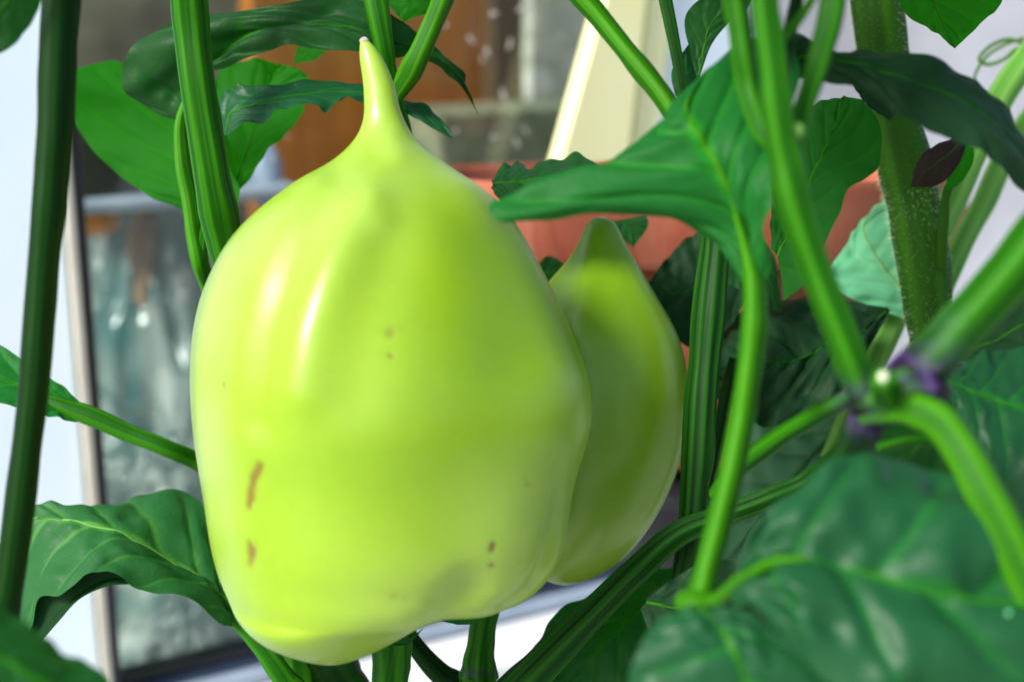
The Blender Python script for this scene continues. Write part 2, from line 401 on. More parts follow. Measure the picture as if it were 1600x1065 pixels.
# ------------------------------------------------------------------ blobby soft things behind the pane
def blob(name, cx, cy, d, rx, ry, rz, mat, label, cat, crump=.1, cells=(9, 14), seed=1, ridged=True, nr=120, nc=160):
    t = np.linspace(0.02, np.pi-.02, nr)[:, None]; p = np.linspace(0, 2*np.pi, nc, endpoint=False)[None]
    f = 0
    X = np.sin(t)*np.cos(p); Y = np.cos(t)*np.ones_like(p); Zz = np.sin(t)*np.sin(p)
    pts = np.stack([X, Y, Zz], -1).reshape(-1, 3)
    pts = pts*np.array([1.5, .8, 1.])
    pts = np.stack([pts[:, 0]+.5*pts[:, 1], pts[:, 1]-.35*pts[:, 0], pts[:, 2]], 1)
    val = np.array([(1-abs(noise.noise(Vector(q*1.5+seed)))*2.4)*.6+(1-abs(noise.noise(Vector(q*3.3+seed*3)))*2.4)*.3+noise.noise(Vector(q*7))*.05 for q in pts]).reshape(nr, nc)
    rr = 1+crump*(val-.4)*2
    C = P(cx, cy, d); s = d/F
    G = C+(X*rx*s*rr)[..., None]*RIGHT+(Y*ry*s*rr)[..., None]*UP+(Zz*rz*s*rr)[..., None]*FWD
    o = obj(name, G, grid_faces(nr, nc, True), mat, None, org=C)
    return tag(o, label, cat)
bm_, n, b = new_mat('plastic_bag'); M['bag'] = bm_
t = noise_tex(n, 16, 4, dist=1.2); n.links.new(ramp(n, t.outputs[0], [(.36, (.015, .12, .11)), (.48, (.20, .27, .24)), (.62, (.58, .62, .58))]).outputs[0], b.inputs['Base Color'])
b.inputs['Roughness'].default_value = .16; b.inputs['Specular IOR Level'].default_value = .9
tp = nd(n, 'ShaderNodeBsdfTransparent'); mx = nd(n, 'ShaderNodeMixShader'); mx.inputs[0].default_value = .4
tp.inputs[0].default_value = (.75, .9, .88, 1)
n.links.new(b.outputs[0], mx.inputs[1]); n.links.new(tp.outputs[0], mx.inputs[2]); n.links.new(mx.outputs[0], n.nodes['Material Output'].inputs[0])
blob('plastic_bag', 250, 700, .74, 190, 400, 70, M['bag'], 'crumpled clear plastic bag behind the glass left of the big pepper', 'plastic bag', .30, seed=3)
M['orange_soft'] = plain('orange_cloth', (.16, .10, .05), (.30, .17, .07), 40, .7)
blob('orange_bundle', 222, 430, .722, 22, 88, 10, M['orange_soft'], 'faded orange bundle inside the crumpled plastic bag behind the glass', 'bundle', .45, seed=6, nr=60, nc=60)
blob('orange_lump', 150, 345, .67, 38, 22, 20, M['orange'], 'small bright orange lump at the pane edge below the pale shelf', 'lump', .1, seed=7, nr=50, nc=50)
M['white_soft'] = plain('white_foil', (.35, .42, .45), (.75, .8, .85), 40, .25)
blob('plastic_film', 250, 715, .69, 75, 34, 14, M['bag'], 'crumpled pale shiny film low behind the glass', 'film', .5, seed=9, nr=90, nc=90)
blob('plastic_film', 300, 960, .68, 45, 60, 20, M['bag'], 'crumpled greenish film in the bottom corner of the glass', 'film', .5, seed=12, nr=90, nc=90)
M['blue_plastic'] = plain('blue_plastic', (.18, .26, .42), (.4, .48, .6), 30, .35)
blob('blue_bottle', 415, 275, .70, 26, 52, 22, M['blue_plastic'], 'pale blue plastic bottle end behind the glass right of the lit leaf', 'bottle', .04, seed=2, nr=40, nc=40)

# yellow plank leaning in front of the window, behind the pot
M['yellow'] = plain('yellow_paint', (.88, .88, .42), (.92, .92, .52), 14, .5, .2)
def plank(name, poly, o0, o1, mat, parent=None):
    uz = [WP(x, y, o1) for x, y in poly]
    k = len(uz); V = [W(u, z, o1) for u, z in uz]+[W(u, z, o0) for u, z in uz]
    Fc = [list(range(k))[::-1], list(range(k, 2*k))]+[[i, (i+1) % k, k+(i+1) % k, k+i] for i in range(k)]
    o = obj(name, V, Fc, mat, parent, smooth=False)
    b = o.modifiers.new('bevel', 'BEVEL'); b.width = .0008; b.segments = 2
    return o
pt = thing('leaning_plank', W(*WP(880, 420, .02), .02), 'pale yellow plank leaning against the window behind the terracotta pot', 'plank')
plank('board', [(975, -120), (1030, -120), (975, 420), (820, 420)][:0] or [(985, -140), (1027, -140), (962, 430), (826, 430)], .016, .026, M['yellow'], pt)
plank('edge_strip', [(1030, -140), (1066, -140), (1004, 430), (966, 430)], .016, .022, M['yellow'], pt)

# ------------------------------------------------------------------ terracotta pot
M['terracotta'] = None
m, n, b = new_mat('terracotta'); M['terracotta'] = m
tc = nd(n, 'ShaderNodeTexCoord'); mp = nd(n, 'ShaderNodeMapping'); mp.inputs['Scale'].default_value = (1, 1, .35)
n.links.new(tc.outputs['Object'], mp.inputs[0]); t = noise_tex(n, 45, 5, .6, vec=mp.outputs[0], dist=.8)
n.links.new(ramp(n, t.outputs[0], [(.3, (.22, .035, .012)), (.5, (.32, .07, .03)), (.72, (.42, .15, .09))]).outputs[0], b.inputs['Base Color'])
b.inputs['Roughness'].default_value = .7; bump(n, b, noise_tex(n, 300, 4).outputs[0], .3, .0006)
dpot = .478; pc = P(1060, 272, dpot); rr = 450*dpot/F; hp = 430*dpot/F
pot = thing('terracotta_pot', pc-np.array([0, 0, hp]), 'wide terracotta pot standing before the window behind both peppers', 'flower pot')
def lathe(name, c, prof, mat, parent=None, m=96, **k):
    th = np.linspace(0, 2*np.pi, m, endpoint=False); pr = np.array(prof)
    G = np.array(c)+np.stack([pr[:, 0:1]*np.cos(th), pr[:, 0:1]*np.sin(th), pr[:, 1:2]*np.ones_like(th)], -1)
    return obj(name, G, grid_faces(len(pr), m, True)[:, ::-1], mat, parent, **k)
pot.rotation_euler = (R(-6), 0, 0)      # leans a little back toward the window
lathe('body', pc, [(0.001, -hp), (rr*.52, -hp), (rr*.53, -hp+.002), (rr*.93, -.0225), (rr*.86, -.02), (rr*.50, -hp+.008), (0.001, -hp+.008)], M['terracotta'], pot)
lathe('rim', pc, [(rr*.925, -.024), (rr*.975, -.024), (rr*.985, -.021), (rr, -.002), (rr*.99, 0), (rr*.94, 0), (rr*.925, -.002), (rr*.90, -.02), (rr*.905, -.024)], M['terracotta'], pot)
M['soil'] = plain('soil', (.02, .013, .008), (.06, .04, .025), 120, .9, 1, .004)
th = np.linspace(0, 2*np.pi, 64, endpoint=False); ra = np.linspace(.001, rr*.83, 14)
G = pc+np.stack([ra[:, None]*np.cos(th), ra[:, None]*np.sin(th), -.035+.002*smooth_noise((14, 64), (5, 20), 3)], -1)
obj('soil', G, grid_faces(14, 64, True), M['soil'], pot)
# block the pot stands on
zb = pc[2]-hp; zsill = W0[2]+zs3
zf = .0205
bl = lathe('plant_stand', np.array([pc[0], pc[1], zb-.0005]), [(0.001, 0), (rr*.60, 0), (rr*.61, -.002), (rr*.60, -.005), (rr*.2, -.012), (rr*.17, -.02), (rr*.17, -(zb-zf)+.03), (rr*.7, -(zb-zf)+.008), (rr*.72, -(zb-zf)+.001), (0.001, -(zb-zf)+.001)], M['rubber'], None, org=(pc[0], pc[1], zf))
tag(bl, 'slim black pedestal carrying the terracotta pot in front of the sill', 'plant stand')

# ------------------------------------------------------------------ PEPPERS
m, n, b = new_mat('pepper_skin'); M['pepper'] = m; L = n.links
a1 = noise_tex(n, 28, 3, .5); a2 = noise_tex(n, 420, 4, .6)
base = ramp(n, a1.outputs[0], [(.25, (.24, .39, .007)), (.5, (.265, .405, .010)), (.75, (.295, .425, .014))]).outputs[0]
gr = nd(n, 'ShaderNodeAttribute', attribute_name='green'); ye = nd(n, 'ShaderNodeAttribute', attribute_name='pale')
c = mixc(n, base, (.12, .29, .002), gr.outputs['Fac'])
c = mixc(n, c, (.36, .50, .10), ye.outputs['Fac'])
c = mixc(n, c, mixc(n, c, (.82, .92, .6), 1, 'MULTIPLY'), a2.outputs[0])
a3 = noise_tex(n, 110, 5, .65)
c = mixc(n, c, mixc(n, c, (.95, .97, .9), 1, 'MULTIPLY'), ramp(n, a3.outputs[0], [(.42, (0, 0, 0)), (.62, (1, 1, 1))]).outputs[0])
sca = nd(n, 'ShaderNodeAttribute', attribute_name='scar'); c = mixc(n, c, (.17, .085, .012), sca.outputs['Fac'])
L.new(c, b.inputs['Base Color']); b.inputs['Roughness'].default_value = .37; b.inputs['Coat Weight'].default_value = .12; b.inputs['Coat Roughness'].default_value = .2; b.inputs['Specular IOR Level'].default_value = .42
b.inputs['Specular IOR Level'].default_value = .5
b.inputs['Subsurface Weight'].default_value = .35; b.inputs['Subsurface Radius'].default_value = (.8, 1, .15); b.inputs['Subsurface Scale'].default_value = .006
bump(n, b, noise_tex(n, 900, 4, .65).outputs[0], .22, .0001)

def pepper(name, parent, rows, d0, depth_k, lobes, feats, scars, greens, pales, nr=420, nc=420, lob_amp=.035, lob_ph=.6, tipd=0, y1=890):
    q = crs(rows, nr); y = q[:, 0]; xl = q[:, 1]; xr = q[:, 2]
    cx = (xl+xr)/2; a = np.maximum((xr-xl)/2, .3)
    kk = np.exp(-(np.arange(-14, 15)/6.)**2); kk /= kk.sum()
    sm = lambda v: np.convolve(np.r_[2*v[0]-v[14:0:-1], v, 2*v[-1]-v[-2:-16:-1]], kk, 'valid')
    y = sm(y); cx = sm(cx); a = np.maximum(sm(a), .3); s = d0/F
    th = np.linspace(0, 2*np.pi, nc, endpoint=False)[None]
    t = np.linspace(0, 1, nr)[:, None]
    lo = lob_amp*np.clip((a/a.max()-.25)/.6, 0, 1)[:, None]
    rr = 1+lo*np.cos(lobes*th+lob_ph+.4*t)
    mx_ = np.abs(rr*np.cos(th)).max(1, keepdims=True)
    X = a[:, None]*np.cos(th)*rr/mx_; bb = a.copy(); i1 = int(np.argmax(y > y1)); lo_ = np.arange(nr) >= i1
    bb[lo_] = a[i1]*np.sqrt(np.clip(1-((y[lo_]-y[i1])/(y[-1]+1-y[i1]))**2, 0, 1))
    bb = np.maximum(sm(bb), .3); D = bb[:, None]*depth_k*np.sin(th)*rr    # sin<0 : towards the camera
    px = cx[:, None]+X; py = y[:, None]*np.ones_like(th)
    doff = tipd*np.clip(1-t*3, 0, 1)
    G = P(px, py, np.full(px.shape, d0))+((D*s)+doff)[..., None]*FWD
    Nn = normals(G)
    if ((G-G.mean((0, 1)))*Nn).sum(-1).mean() < 0: Nn = -Nn
    front = np.clip(-(Nn*FWD).sum(-1)*1.6+.35, 0, 1)
    disp = np.zeros(px.shape)
    for ft in feats:
        poly, wd, amp = ft[:3]; f = 1
        if len(ft) > 3: f = np.clip((py-ft[3])/ft[4], 0, 1); f = f*f*(3-2*f)
        disp += amp*f*np.exp(-(seg_dist(px, py, poly)/wd)**2)
    disp *= front
    disp += .00006*smooth_noise(px.shape, (14, 18), 8)*np.clip(a/a.max()*2-.3, 0, 1)[:, None]
    sc_ = np.zeros(px.shape); nz = smooth_noise(px.shape, (140, 140), 5)
    for poly, wd in scars:
        sc_ = np.maximum(sc_, np.clip(1.25*np.exp(-(seg_dist(px, py, poly)/wd)**2)*np.clip(.6+.6*nz, .12, 1), 0, .85))
    sc_ *= front > .3
    disp -= .00025*sc_
    G = G+Nn*disp[..., None]
    gn_ = np.zeros(px.shape); pl_ = np.zeros(px.shape)
    for poly, wd, am in greens: gn_ = np.maximum(gn_, am*np.exp(-(seg_dist(px, py, poly)/wd)**2))
    for poly, wd, am in pales: pl_ = np.maximum(pl_, am*np.exp(-(seg_dist(px, py, poly)/wd)**2))
    fc = grid_faces(nr, nc, True); e0 = (G[1]-G[0]).mean(0)
    o = obj(name, G, fc, M['pepper'], parent, attrs={'scar': sc_, 'green': gn_, 'pale': pl_})
    return o
D1 = .300
rows1 = [(60, 566, 571), (66, 563, 578), (75, 562, 587), (91, 562, 598), (112, 565, 608), (135, 568, 617), (160, 569, 622), (179, 569, 628), (201, 564, 638), (223, 551, 654), (245, 529, 681), (267, 497, 713),
         (285, 464, 739), (308, 430, 770), (335, 396, 797), (370, 362, 821), (410, 337, 843), (460, 314, 868), (520, 300, 893), (580, 296, 914), (640, 297, 923), (690, 301, 915), (735, 308, 902),
         (780, 317, 893), (820, 324, 888), (860, 331, 880), (892, 339, 862), (915, 349, 843), (930, 357, 822), (941, 363, 795), (948, 367, 745), (956, 373, 697), (968, 383, 665), (984, 401, 638), (1000, 430, 610), (1014, 468, 580), (1023, 500, 554), (1028, 522, 534)]
feats1 = [
 ([(505, 310), (455, 400), (425, 520), (405, 660), (400, 800)], 40, .0009),
 ([(540, 300), (492, 400), (460, 520), (445, 640)], 34, -.0012),
 ([(590, 330), (552, 430), (520, 520), (505, 600)], 40, .0016),
 ([(625, 410), (605, 500), (590, 600)], 44, -.0007),
 ([(770, 380), (800, 450), (810, 540)], 60, -.0012),
 ([(740, 300), (762, 350)], 34, .0004),
 ([(615, 225), (628, 250)], 20, .0005), ([(598, 345), (612, 360)], 22, .0005),
 ([(360, 720), (450, 725), (620, 712), (800, 735), (870, 745)], 85, -.0004),
 ([(420, 860), (600, 870), (740, 850)], 90, .0006),
 ([(895, 600), (895, 650), (870, 680)], 60, .0008),
 ([(878, 640), (876, 720), (868, 790), (852, 850), (827, 900), (790, 925)], 16, -.0010, 690, 140),
 ([(740, 885), (716, 915), (702, 940)], 32, -.0017),
 ([(810, 760), (790, 840)], 60, .0006)]
scars1 = [([(632, 520), (648, 515)], 6), ([(445, 708), (436, 725), (432, 745), (430, 765)], 6), ([(433, 820), (430, 850)], 6), ([(636, 890), (646, 891)], 5.5),
          ([(771, 822), (768, 830)], 4), ([(768, 850), (769, 852)], 4), ([(820, 735), (821, 737)], 3.5), ([(388, 595), (390, 597)], 3), ([(632, 552), (633, 553)], 3)]
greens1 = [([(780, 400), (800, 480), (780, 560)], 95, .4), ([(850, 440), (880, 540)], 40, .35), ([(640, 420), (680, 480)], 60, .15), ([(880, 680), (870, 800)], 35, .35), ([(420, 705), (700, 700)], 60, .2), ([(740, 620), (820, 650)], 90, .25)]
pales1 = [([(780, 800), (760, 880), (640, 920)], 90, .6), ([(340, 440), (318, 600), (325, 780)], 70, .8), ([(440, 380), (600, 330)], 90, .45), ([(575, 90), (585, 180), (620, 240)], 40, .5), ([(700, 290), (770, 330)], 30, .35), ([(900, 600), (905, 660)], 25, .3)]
pep1 = thing('bell_pepper', P(620, 1000, D1), 'large yellow green bell pepper with pointed tip upward in the middle', 'bell pepper', 'unripe bell peppers growing tip upward')
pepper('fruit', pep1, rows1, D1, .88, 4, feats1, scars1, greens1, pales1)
tipm = plain('dry_tip', (.30, .26, .2), (.6, .52, .5), 900, .8)
def ball(name, px, py, d, rx, ry, mat, parent, seed=0, label=None, rz=None):
    nr, nc = 24, 32; t = np.linspace(.01, np.pi-.01, nr)[:, None]; p = np.linspace(0, 2*np.pi, nc, endpoint=False)[None]
    s = d/F; r = 1+.08*smooth_noise((nr, nc), (5, 5), seed); C = P(px, py, d)
    G = C+(np.sin(t)*np.cos(p)*rx*s*r)[..., None]*RIGHT+(np.cos(t)*ry*s*r)[..., None]*UP+(np.sin(t)*np.sin(p)*(rz or rx)*s*r)[..., None]*FWD
    return obj(name, G, grid_faces(nr, nc, True), mat, parent, label=label, attrs={'vein': np.zeros(nr*nc), 'ridge': np.full(nr*nc, .5), 'purple': np.zeros(nr*nc)})
ball('dry_tip', 569, 66, D1, 7, 8, tipm, pep1)
tube('pedicel', [(612, 1000, .305, 60), (611, 1035, .305, 56), (609, 1075, .305, 55), (606, 1150, .305, 56), (600, 1400, .31, 60)], M['stem'], pep1, 6, .07)
# calyx: ragged green collar under the fruit
def calyx(cx, cy, d, r, parent, mat, seed):
    nr, nc = 14, 60; t = np.linspace(0, 1, nr)[:, None]; p = np.linspace(0, 2*np.pi, nc, endpoint=False)[None]
    s = d/F; rad = r*(.35+.65*t)*(1+.12*t*np.cos(6*p+seed)); yy = 22*(t**2)*(1+.3*np.cos(6*p+seed))
    C = P(cx, cy, d); G = C+(np.cos(p)*rad*s)[..., None]*RIGHT+(yy*s)[..., None]*UP+(np.sin(p)*rad*s)[..., None]*FWD
    return obj('calyx', G, grid_faces(nr, nc, True), mat, parent, attrs={'vein': np.zeros(nr*nc)})
calyx(612, 1006, .305, 46, pep1, M['leaf_mid'], 1)

D2 = .345
rows2 = [(341, 934, 944), (345, 925, 956), (355, 917, 964), (375, 908, 974), (400, 893, 987), (430, 866, 1005), (460, 840, 1022), (500, 812, 1046), (540, 798, 1064), (590, 790, 1073), (640, 788, 1074),
         (700, 788, 1066), (750, 792, 1051), (800, 800, 1026), (840, 812, 1000), (870, 825, 974), (890, 838, 948), (903, 850, 922), (909, 862, 900), (912, 876, 888)]
feats2 = [([(930, 365), (912, 430), (890, 520)], 24, .0010), ([(985, 440), (1010, 600), (990, 780)], 70, .0004), ([(945, 560), (940, 700), (930, 820)], 60, -.0004)]
greens2 = [([(940, 430), (920, 620), (960, 720)], 210, .5)]
pales2 = [([(900, 860), (960, 830)], 60, .5)]
pep2 = thing('bell_pepper', P(760, 960, .33), 'smaller shaded green bell pepper partly hidden behind the large one', 'bell pepper', 'unripe bell peppers growing tip upward')
pepper('fruit', pep2, rows2, D2, .85, 4, feats2, [], greens2, pales2, nr=260, nc=260, y1=760)
tube('pedicel', [(800, 900, .335, 52), (765, 925, .335, 50), (757, 960, .335, 44), (750, 1010, .335, 42), (748, 1040, .335, 52), (748, 1062, .335, 58), (750, 1090, .335, 50), (752, 1400, .335, 50)],
     M['stem'], pep2, 7, .07, purple=[(.62, .05, .35)])
leaf(pep2, [(780, 930, .325), (730, 962, .322), (670, 966, .325)], [(790, 945, .325), (735, 975, .322), (670, 966, .325)], [(770, 915, .325), (710, 945, .325), (670, 966, .325)], 'leaf_mid', rib=False, name='calyx', nu=30, nc=21)

#PLANTS
plA = thing('pepper_plant', P(640, 1400, .33), 'pepper plant with ridged green stems bearing the two bell peppers', 'pepper plant')
# upright ridged stem left of the pepper
tube('stem', [(288, -260, .31, 58), (293, -60, .312, 56), (299, 40, .315, 55), (308, 130, .315, 53), (322, 220, .317, 52), (336, 300, .32, 54), (352, 375, .325, 56), (390, 520, .335, 56), (440, 800, .35, 56), (470, 1100, .35, 60)],
     M['stem'], plA, 6, .06, seed=1)
tube('petiole', [(300, 140, .335, 14), (284, 190, .335, 20), (285, 250, .335, 24), (296, 310, .335, 26), (304, 365, .335, 28), (312, 410, .335, 26), (322, 445, .34, 22), (345, 520, .345, 24)], M['stem_bright'], plA, 3, .05, seed=2)
tube('petiole', [(330, 330, .334, 14), (322, 360, .333, 16), (318, 400, .335, 13), (330, 440, .338, 13)], M['stem'], plA, 3, .05, seed=3)
# large lit leaf behind the stem
leaf(plA, [(322, 350, .355), (305, 300, .36), (285, 240, .37), (270, 180, .375), (262, 130, .375), (270, 90, .37)],
     [(318, 400, .355), (285, 335, .365), (215, 295, .37), (165, 255, .375), (118, 190, .375), (110, 120, .37), (150, 97, .375), (200, 103, .38), (270, 90, .37)],
     [(345, 380, .355), (375, 310, .355), (352, 240, .36), (340, 170, .37), (320, 110, .37), (270, 90, .37)], 'leaf_lit', 6, seed=1, ripple=.0005, label='large backlit bright green leaf', ribw=7)
leaf(plA, [(350, 330, .36), (375, 270, .362), (395, 210, .366), (410, 160, .37), (425, 120, .372), (440, 100, .372)],
     [(340, 330, .36), (330, 240, .365), (325, 160, .37), (345, 110, .372), (395, 90, .37), (420, 97, .37), (440, 100, .372)],
     [(362, 330, .36), (392, 270, .36), (430, 222, .362), (468, 185, .366), (480, 140, .37), (474, 112, .37), (440, 100, .372)], 'leaf_lit', 6, seed=4, ripple=.0009, edge=.03, ribw=6)
# long dark arching leaf over the tip
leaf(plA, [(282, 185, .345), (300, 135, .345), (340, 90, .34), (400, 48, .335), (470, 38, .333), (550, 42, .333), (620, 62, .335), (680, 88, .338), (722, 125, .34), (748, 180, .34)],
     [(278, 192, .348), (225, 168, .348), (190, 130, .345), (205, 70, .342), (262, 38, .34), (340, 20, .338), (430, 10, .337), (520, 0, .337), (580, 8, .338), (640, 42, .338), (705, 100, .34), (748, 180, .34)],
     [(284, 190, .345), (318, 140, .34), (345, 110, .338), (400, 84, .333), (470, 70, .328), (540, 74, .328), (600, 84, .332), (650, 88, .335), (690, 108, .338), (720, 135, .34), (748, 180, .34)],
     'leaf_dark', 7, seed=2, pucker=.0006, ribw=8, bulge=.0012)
leaf(plA, [(352, 208, .332), (362, 178, .332), (400, 162, .33), (460, 148, .33), (520, 142, .333), (580, 145, .335), (640, 165, .338), (680, 188, .338), (710, 218, .338)],
     [(348, 212, .334), (338, 170, .336), (352, 140, .335), (380, 136, .334), (440, 131, .333), (500, 125, .334), (560, 130, .336), (620, 152, .34), (665, 163, .34), (692, 185, .34), (710, 218, .338)],
     [(354, 212, .332), (385, 192, .328), (412, 190, .325), (440, 170, .326), (480, 164, .327), (510, 174, .328), (535, 155, .331), (580, 158, .333), (620, 165, .336), (660, 192, .337), (710, 218, .338)],
     'leaf_blue', 7, seed=3, ripple=.0011, rf=6, ribw=6, label='glossy blue green leaf crossing behind the pepper tip')
leaf(plA, [(520, 66, .36), (490, 78, .36), (458, 100, .36)], [(520, 66, .36), (470, 70, .36), (458, 100, .36)], [(520, 66, .36), (495, 92, .36), (458, 100, .36)], 'leaf_lit', 3, rib=False, nu=30, nc=21)
leaf(plA, [(650, -90, .35), (650, -40, .35), (640, 0, .35), (630, 36, .35)], [(640, -90, .35), (590, -50, .35), (600, -5, .35), (630, 36, .35)], [(660, -90, .35), (730, -50, .35), (690, 5, .35), (630, 36, .35)], 'leaf_lit', 4, seed=8, ribw=6)
tube('stem', [(570, -200, .335, 46), (580, -40, .332, 42), (588, 10, .33, 39), (597, 60, .33, 33), (606, 105, .332, 26), (616, 150, .335, 24), (640, 260, .345, 22), (640, 500, .35, 22)], M['stem'], plA, 4, .05, seed=4)
tube('stem', [(780, -200, .33, 34), (705, -30, .33, 33), (680, 30, .33, 32), (657, 80, .33, 32), (640, 115, .332, 36), (618, 150, .335, 26), (600, 200, .345, 20)], M['stem_bright'], plA, 4, .05, seed=5)
# narrow leaf reaching in from the left, its petiole ends behind the fruit
leaf(plA, [(140, 650, .335), (100, 632, .335), (60, 615, .335), (0, 590, .335), (-80, 560, .335), (-160, 540, .33)],
     [(140, 643, .335), (100, 604, .335), (60, 580, .337), (0, 538, .34), (-80, 500, .34), (-160, 540, .33)],
     [(140, 660, .335), (100, 656, .333), (60, 642, .33), (0, 630, .33), (-80, 620, .33), (-160, 540, .33)], 'leaf_mid', 5, seed=5, ribw=10)
tube('petiole', [(40, 612, .335, 8), (90, 630, .335, 22), (140, 650, .335, 30), (200, 676, .335, 28), (260, 700, .335, 27), (320, 728, .34, 28), (420, 790, .345, 28)], M['stem'], plA, 3, .05, seed=6)
# broad leaf lower left
leaf(plA, [(360, 950, .33), (325, 915, .33), (275, 880, .328), (215, 845, .325), (155, 822, .324), (95, 808, .326), (40, 812, .33), (0, 850, .335)],
     [(352, 945, .33), (345, 890, .335), (330, 820, .34), (300, 768, .345), (230, 768, .342), (170, 788, .338), (100, 794, .334), (50, 803, .332), (0, 850, .335)],
     [(372, 975, .33), (345, 968, .325), (300, 940, .32), (245, 922, .316), (205, 912, .314), (165, 888, .313), (135, 896, .313), (98, 929, .314), (60, 932, .318), (42, 985, .322), (10, 975, .328), (0, 850, .335)],
     'leaf_soft', 6, seed=6, ribw=11, rib_mat='stem_pale', bulge=.0010, pucker=.0005, label='broad dull green leaf with pale veins below left of the pepper', ripple=.0004)
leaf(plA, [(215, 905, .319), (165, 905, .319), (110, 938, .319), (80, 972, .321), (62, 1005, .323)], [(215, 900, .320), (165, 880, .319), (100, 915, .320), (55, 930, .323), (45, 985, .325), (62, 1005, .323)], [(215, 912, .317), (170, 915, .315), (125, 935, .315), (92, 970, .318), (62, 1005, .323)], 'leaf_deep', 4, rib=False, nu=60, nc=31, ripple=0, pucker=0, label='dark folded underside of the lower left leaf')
tube('petiole', [(330, 920, .331, 10), (350, 940, .331, 24), (378, 972, .332, 30), (412, 1012, .332, 33), (445, 1060, .333, 36), (480, 1120, .335, 38), (520, 1400, .34, 40)], M['stem'], plA, 4, .07, seed=7)
# stems under the fruit
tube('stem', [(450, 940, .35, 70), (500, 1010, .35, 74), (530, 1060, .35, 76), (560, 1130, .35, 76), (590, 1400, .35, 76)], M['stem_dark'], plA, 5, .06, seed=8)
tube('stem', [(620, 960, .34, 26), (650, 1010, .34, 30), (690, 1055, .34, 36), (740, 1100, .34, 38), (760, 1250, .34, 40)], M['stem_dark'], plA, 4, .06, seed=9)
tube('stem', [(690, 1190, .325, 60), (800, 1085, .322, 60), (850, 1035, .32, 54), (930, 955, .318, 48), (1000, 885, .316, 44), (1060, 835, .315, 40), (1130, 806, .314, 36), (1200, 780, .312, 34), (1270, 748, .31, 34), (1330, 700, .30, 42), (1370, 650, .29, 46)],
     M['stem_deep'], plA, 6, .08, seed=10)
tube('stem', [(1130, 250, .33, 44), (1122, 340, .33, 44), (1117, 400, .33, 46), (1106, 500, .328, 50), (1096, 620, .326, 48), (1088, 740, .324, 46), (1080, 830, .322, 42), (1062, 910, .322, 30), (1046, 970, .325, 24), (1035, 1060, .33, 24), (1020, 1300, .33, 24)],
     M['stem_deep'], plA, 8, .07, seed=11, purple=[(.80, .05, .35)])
tube('stem', [(1150, 560, .34, 22), (1135, 620, .34, 22), (1120, 700, .34, 22), (1105, 760, .34, 20), (1080, 860, .34, 20)], M['stem_dark'], plA, 4, .05, seed=12)
# dark leaves right of the small pepper
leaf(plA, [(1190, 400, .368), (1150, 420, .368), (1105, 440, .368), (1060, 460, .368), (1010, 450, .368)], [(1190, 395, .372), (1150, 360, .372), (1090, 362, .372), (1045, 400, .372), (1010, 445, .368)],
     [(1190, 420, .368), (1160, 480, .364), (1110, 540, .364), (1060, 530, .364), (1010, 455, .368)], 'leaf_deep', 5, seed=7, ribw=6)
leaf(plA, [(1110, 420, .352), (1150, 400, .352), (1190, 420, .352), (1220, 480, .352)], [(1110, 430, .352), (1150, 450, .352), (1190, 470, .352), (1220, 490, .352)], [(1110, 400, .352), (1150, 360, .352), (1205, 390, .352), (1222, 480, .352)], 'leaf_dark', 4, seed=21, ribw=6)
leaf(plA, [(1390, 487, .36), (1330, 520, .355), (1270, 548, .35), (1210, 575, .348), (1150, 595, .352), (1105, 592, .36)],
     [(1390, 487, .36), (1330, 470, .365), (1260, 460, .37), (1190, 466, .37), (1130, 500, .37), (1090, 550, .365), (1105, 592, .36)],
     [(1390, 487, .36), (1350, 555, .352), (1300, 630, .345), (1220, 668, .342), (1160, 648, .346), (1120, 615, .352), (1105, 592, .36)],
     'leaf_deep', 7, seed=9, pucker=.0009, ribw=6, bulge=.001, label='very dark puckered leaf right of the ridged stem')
leaf(plA, [(960, 345, .37), (980, 355, .37), (990, 386, .37)], [(950, 340, .37), (960, 365, .37), (990, 386, .37)], [(1010, 335, .37), (1012, 355, .37), (990, 386, .37)], 'leaf_dark', 3, rib=False, nu=30, nc=21)
leaf(plA, [(830, 440, .38), (860, 425, .38), (900, 440, .38)], [(830, 440, .38), (855, 400, .38), (900, 425, .38)], [(830, 450, .38), (860, 460, .38), (900, 450, .38)], 'leaf_dark', 3, rib=False, nu=30, nc=21)
# curled leaf before the pot rim: lit underside above, grey top below
leaf(plA, [(770, 288, .33), (800, 285, .328), (850, 278, .326), (900, 272, .326), (950, 275, .33)], [(768, 282, .335), (785, 256, .338), (808, 252, .338), (828, 258, .338), (860, 249, .338), (905, 243, .338), (945, 262, .335), (970, 280, .335)],
     [(770, 292, .332), (800, 330, .322), (850, 332, .320), (900, 320, .322), (950, 300, .328)], 'leaf_dark', 5, seed=10, ripple=.0008, edge=.04, ribw=5)
# small leaf low between the stems
leaf(plA, [(1060, 900, .345), (1000, 950, .34), (940, 1010, .335), (880, 1090, .335)], [(1060, 890, .35), (980, 900, .35), (870, 960, .345), (830, 1040, .34), (880, 1090, .335)],
     [(1060, 910, .345), (1070, 980, .335), (1040, 1050, .33), (960, 1110, .33), (880, 1090, .335)], 'leaf_dark', 5, seed=11, ribw=7)
leaf(plA, [(500, 1070, .36), (480, 1050, .36), (462, 1010, .36)], [(520, 1075, .36), (505, 1030, .36), (462, 1010, .36)], [(470, 1080, .36), (455, 1050, .36), (462, 1010, .36)], 'leaf_soft', 3, rib=False, nu=30, nc=21)

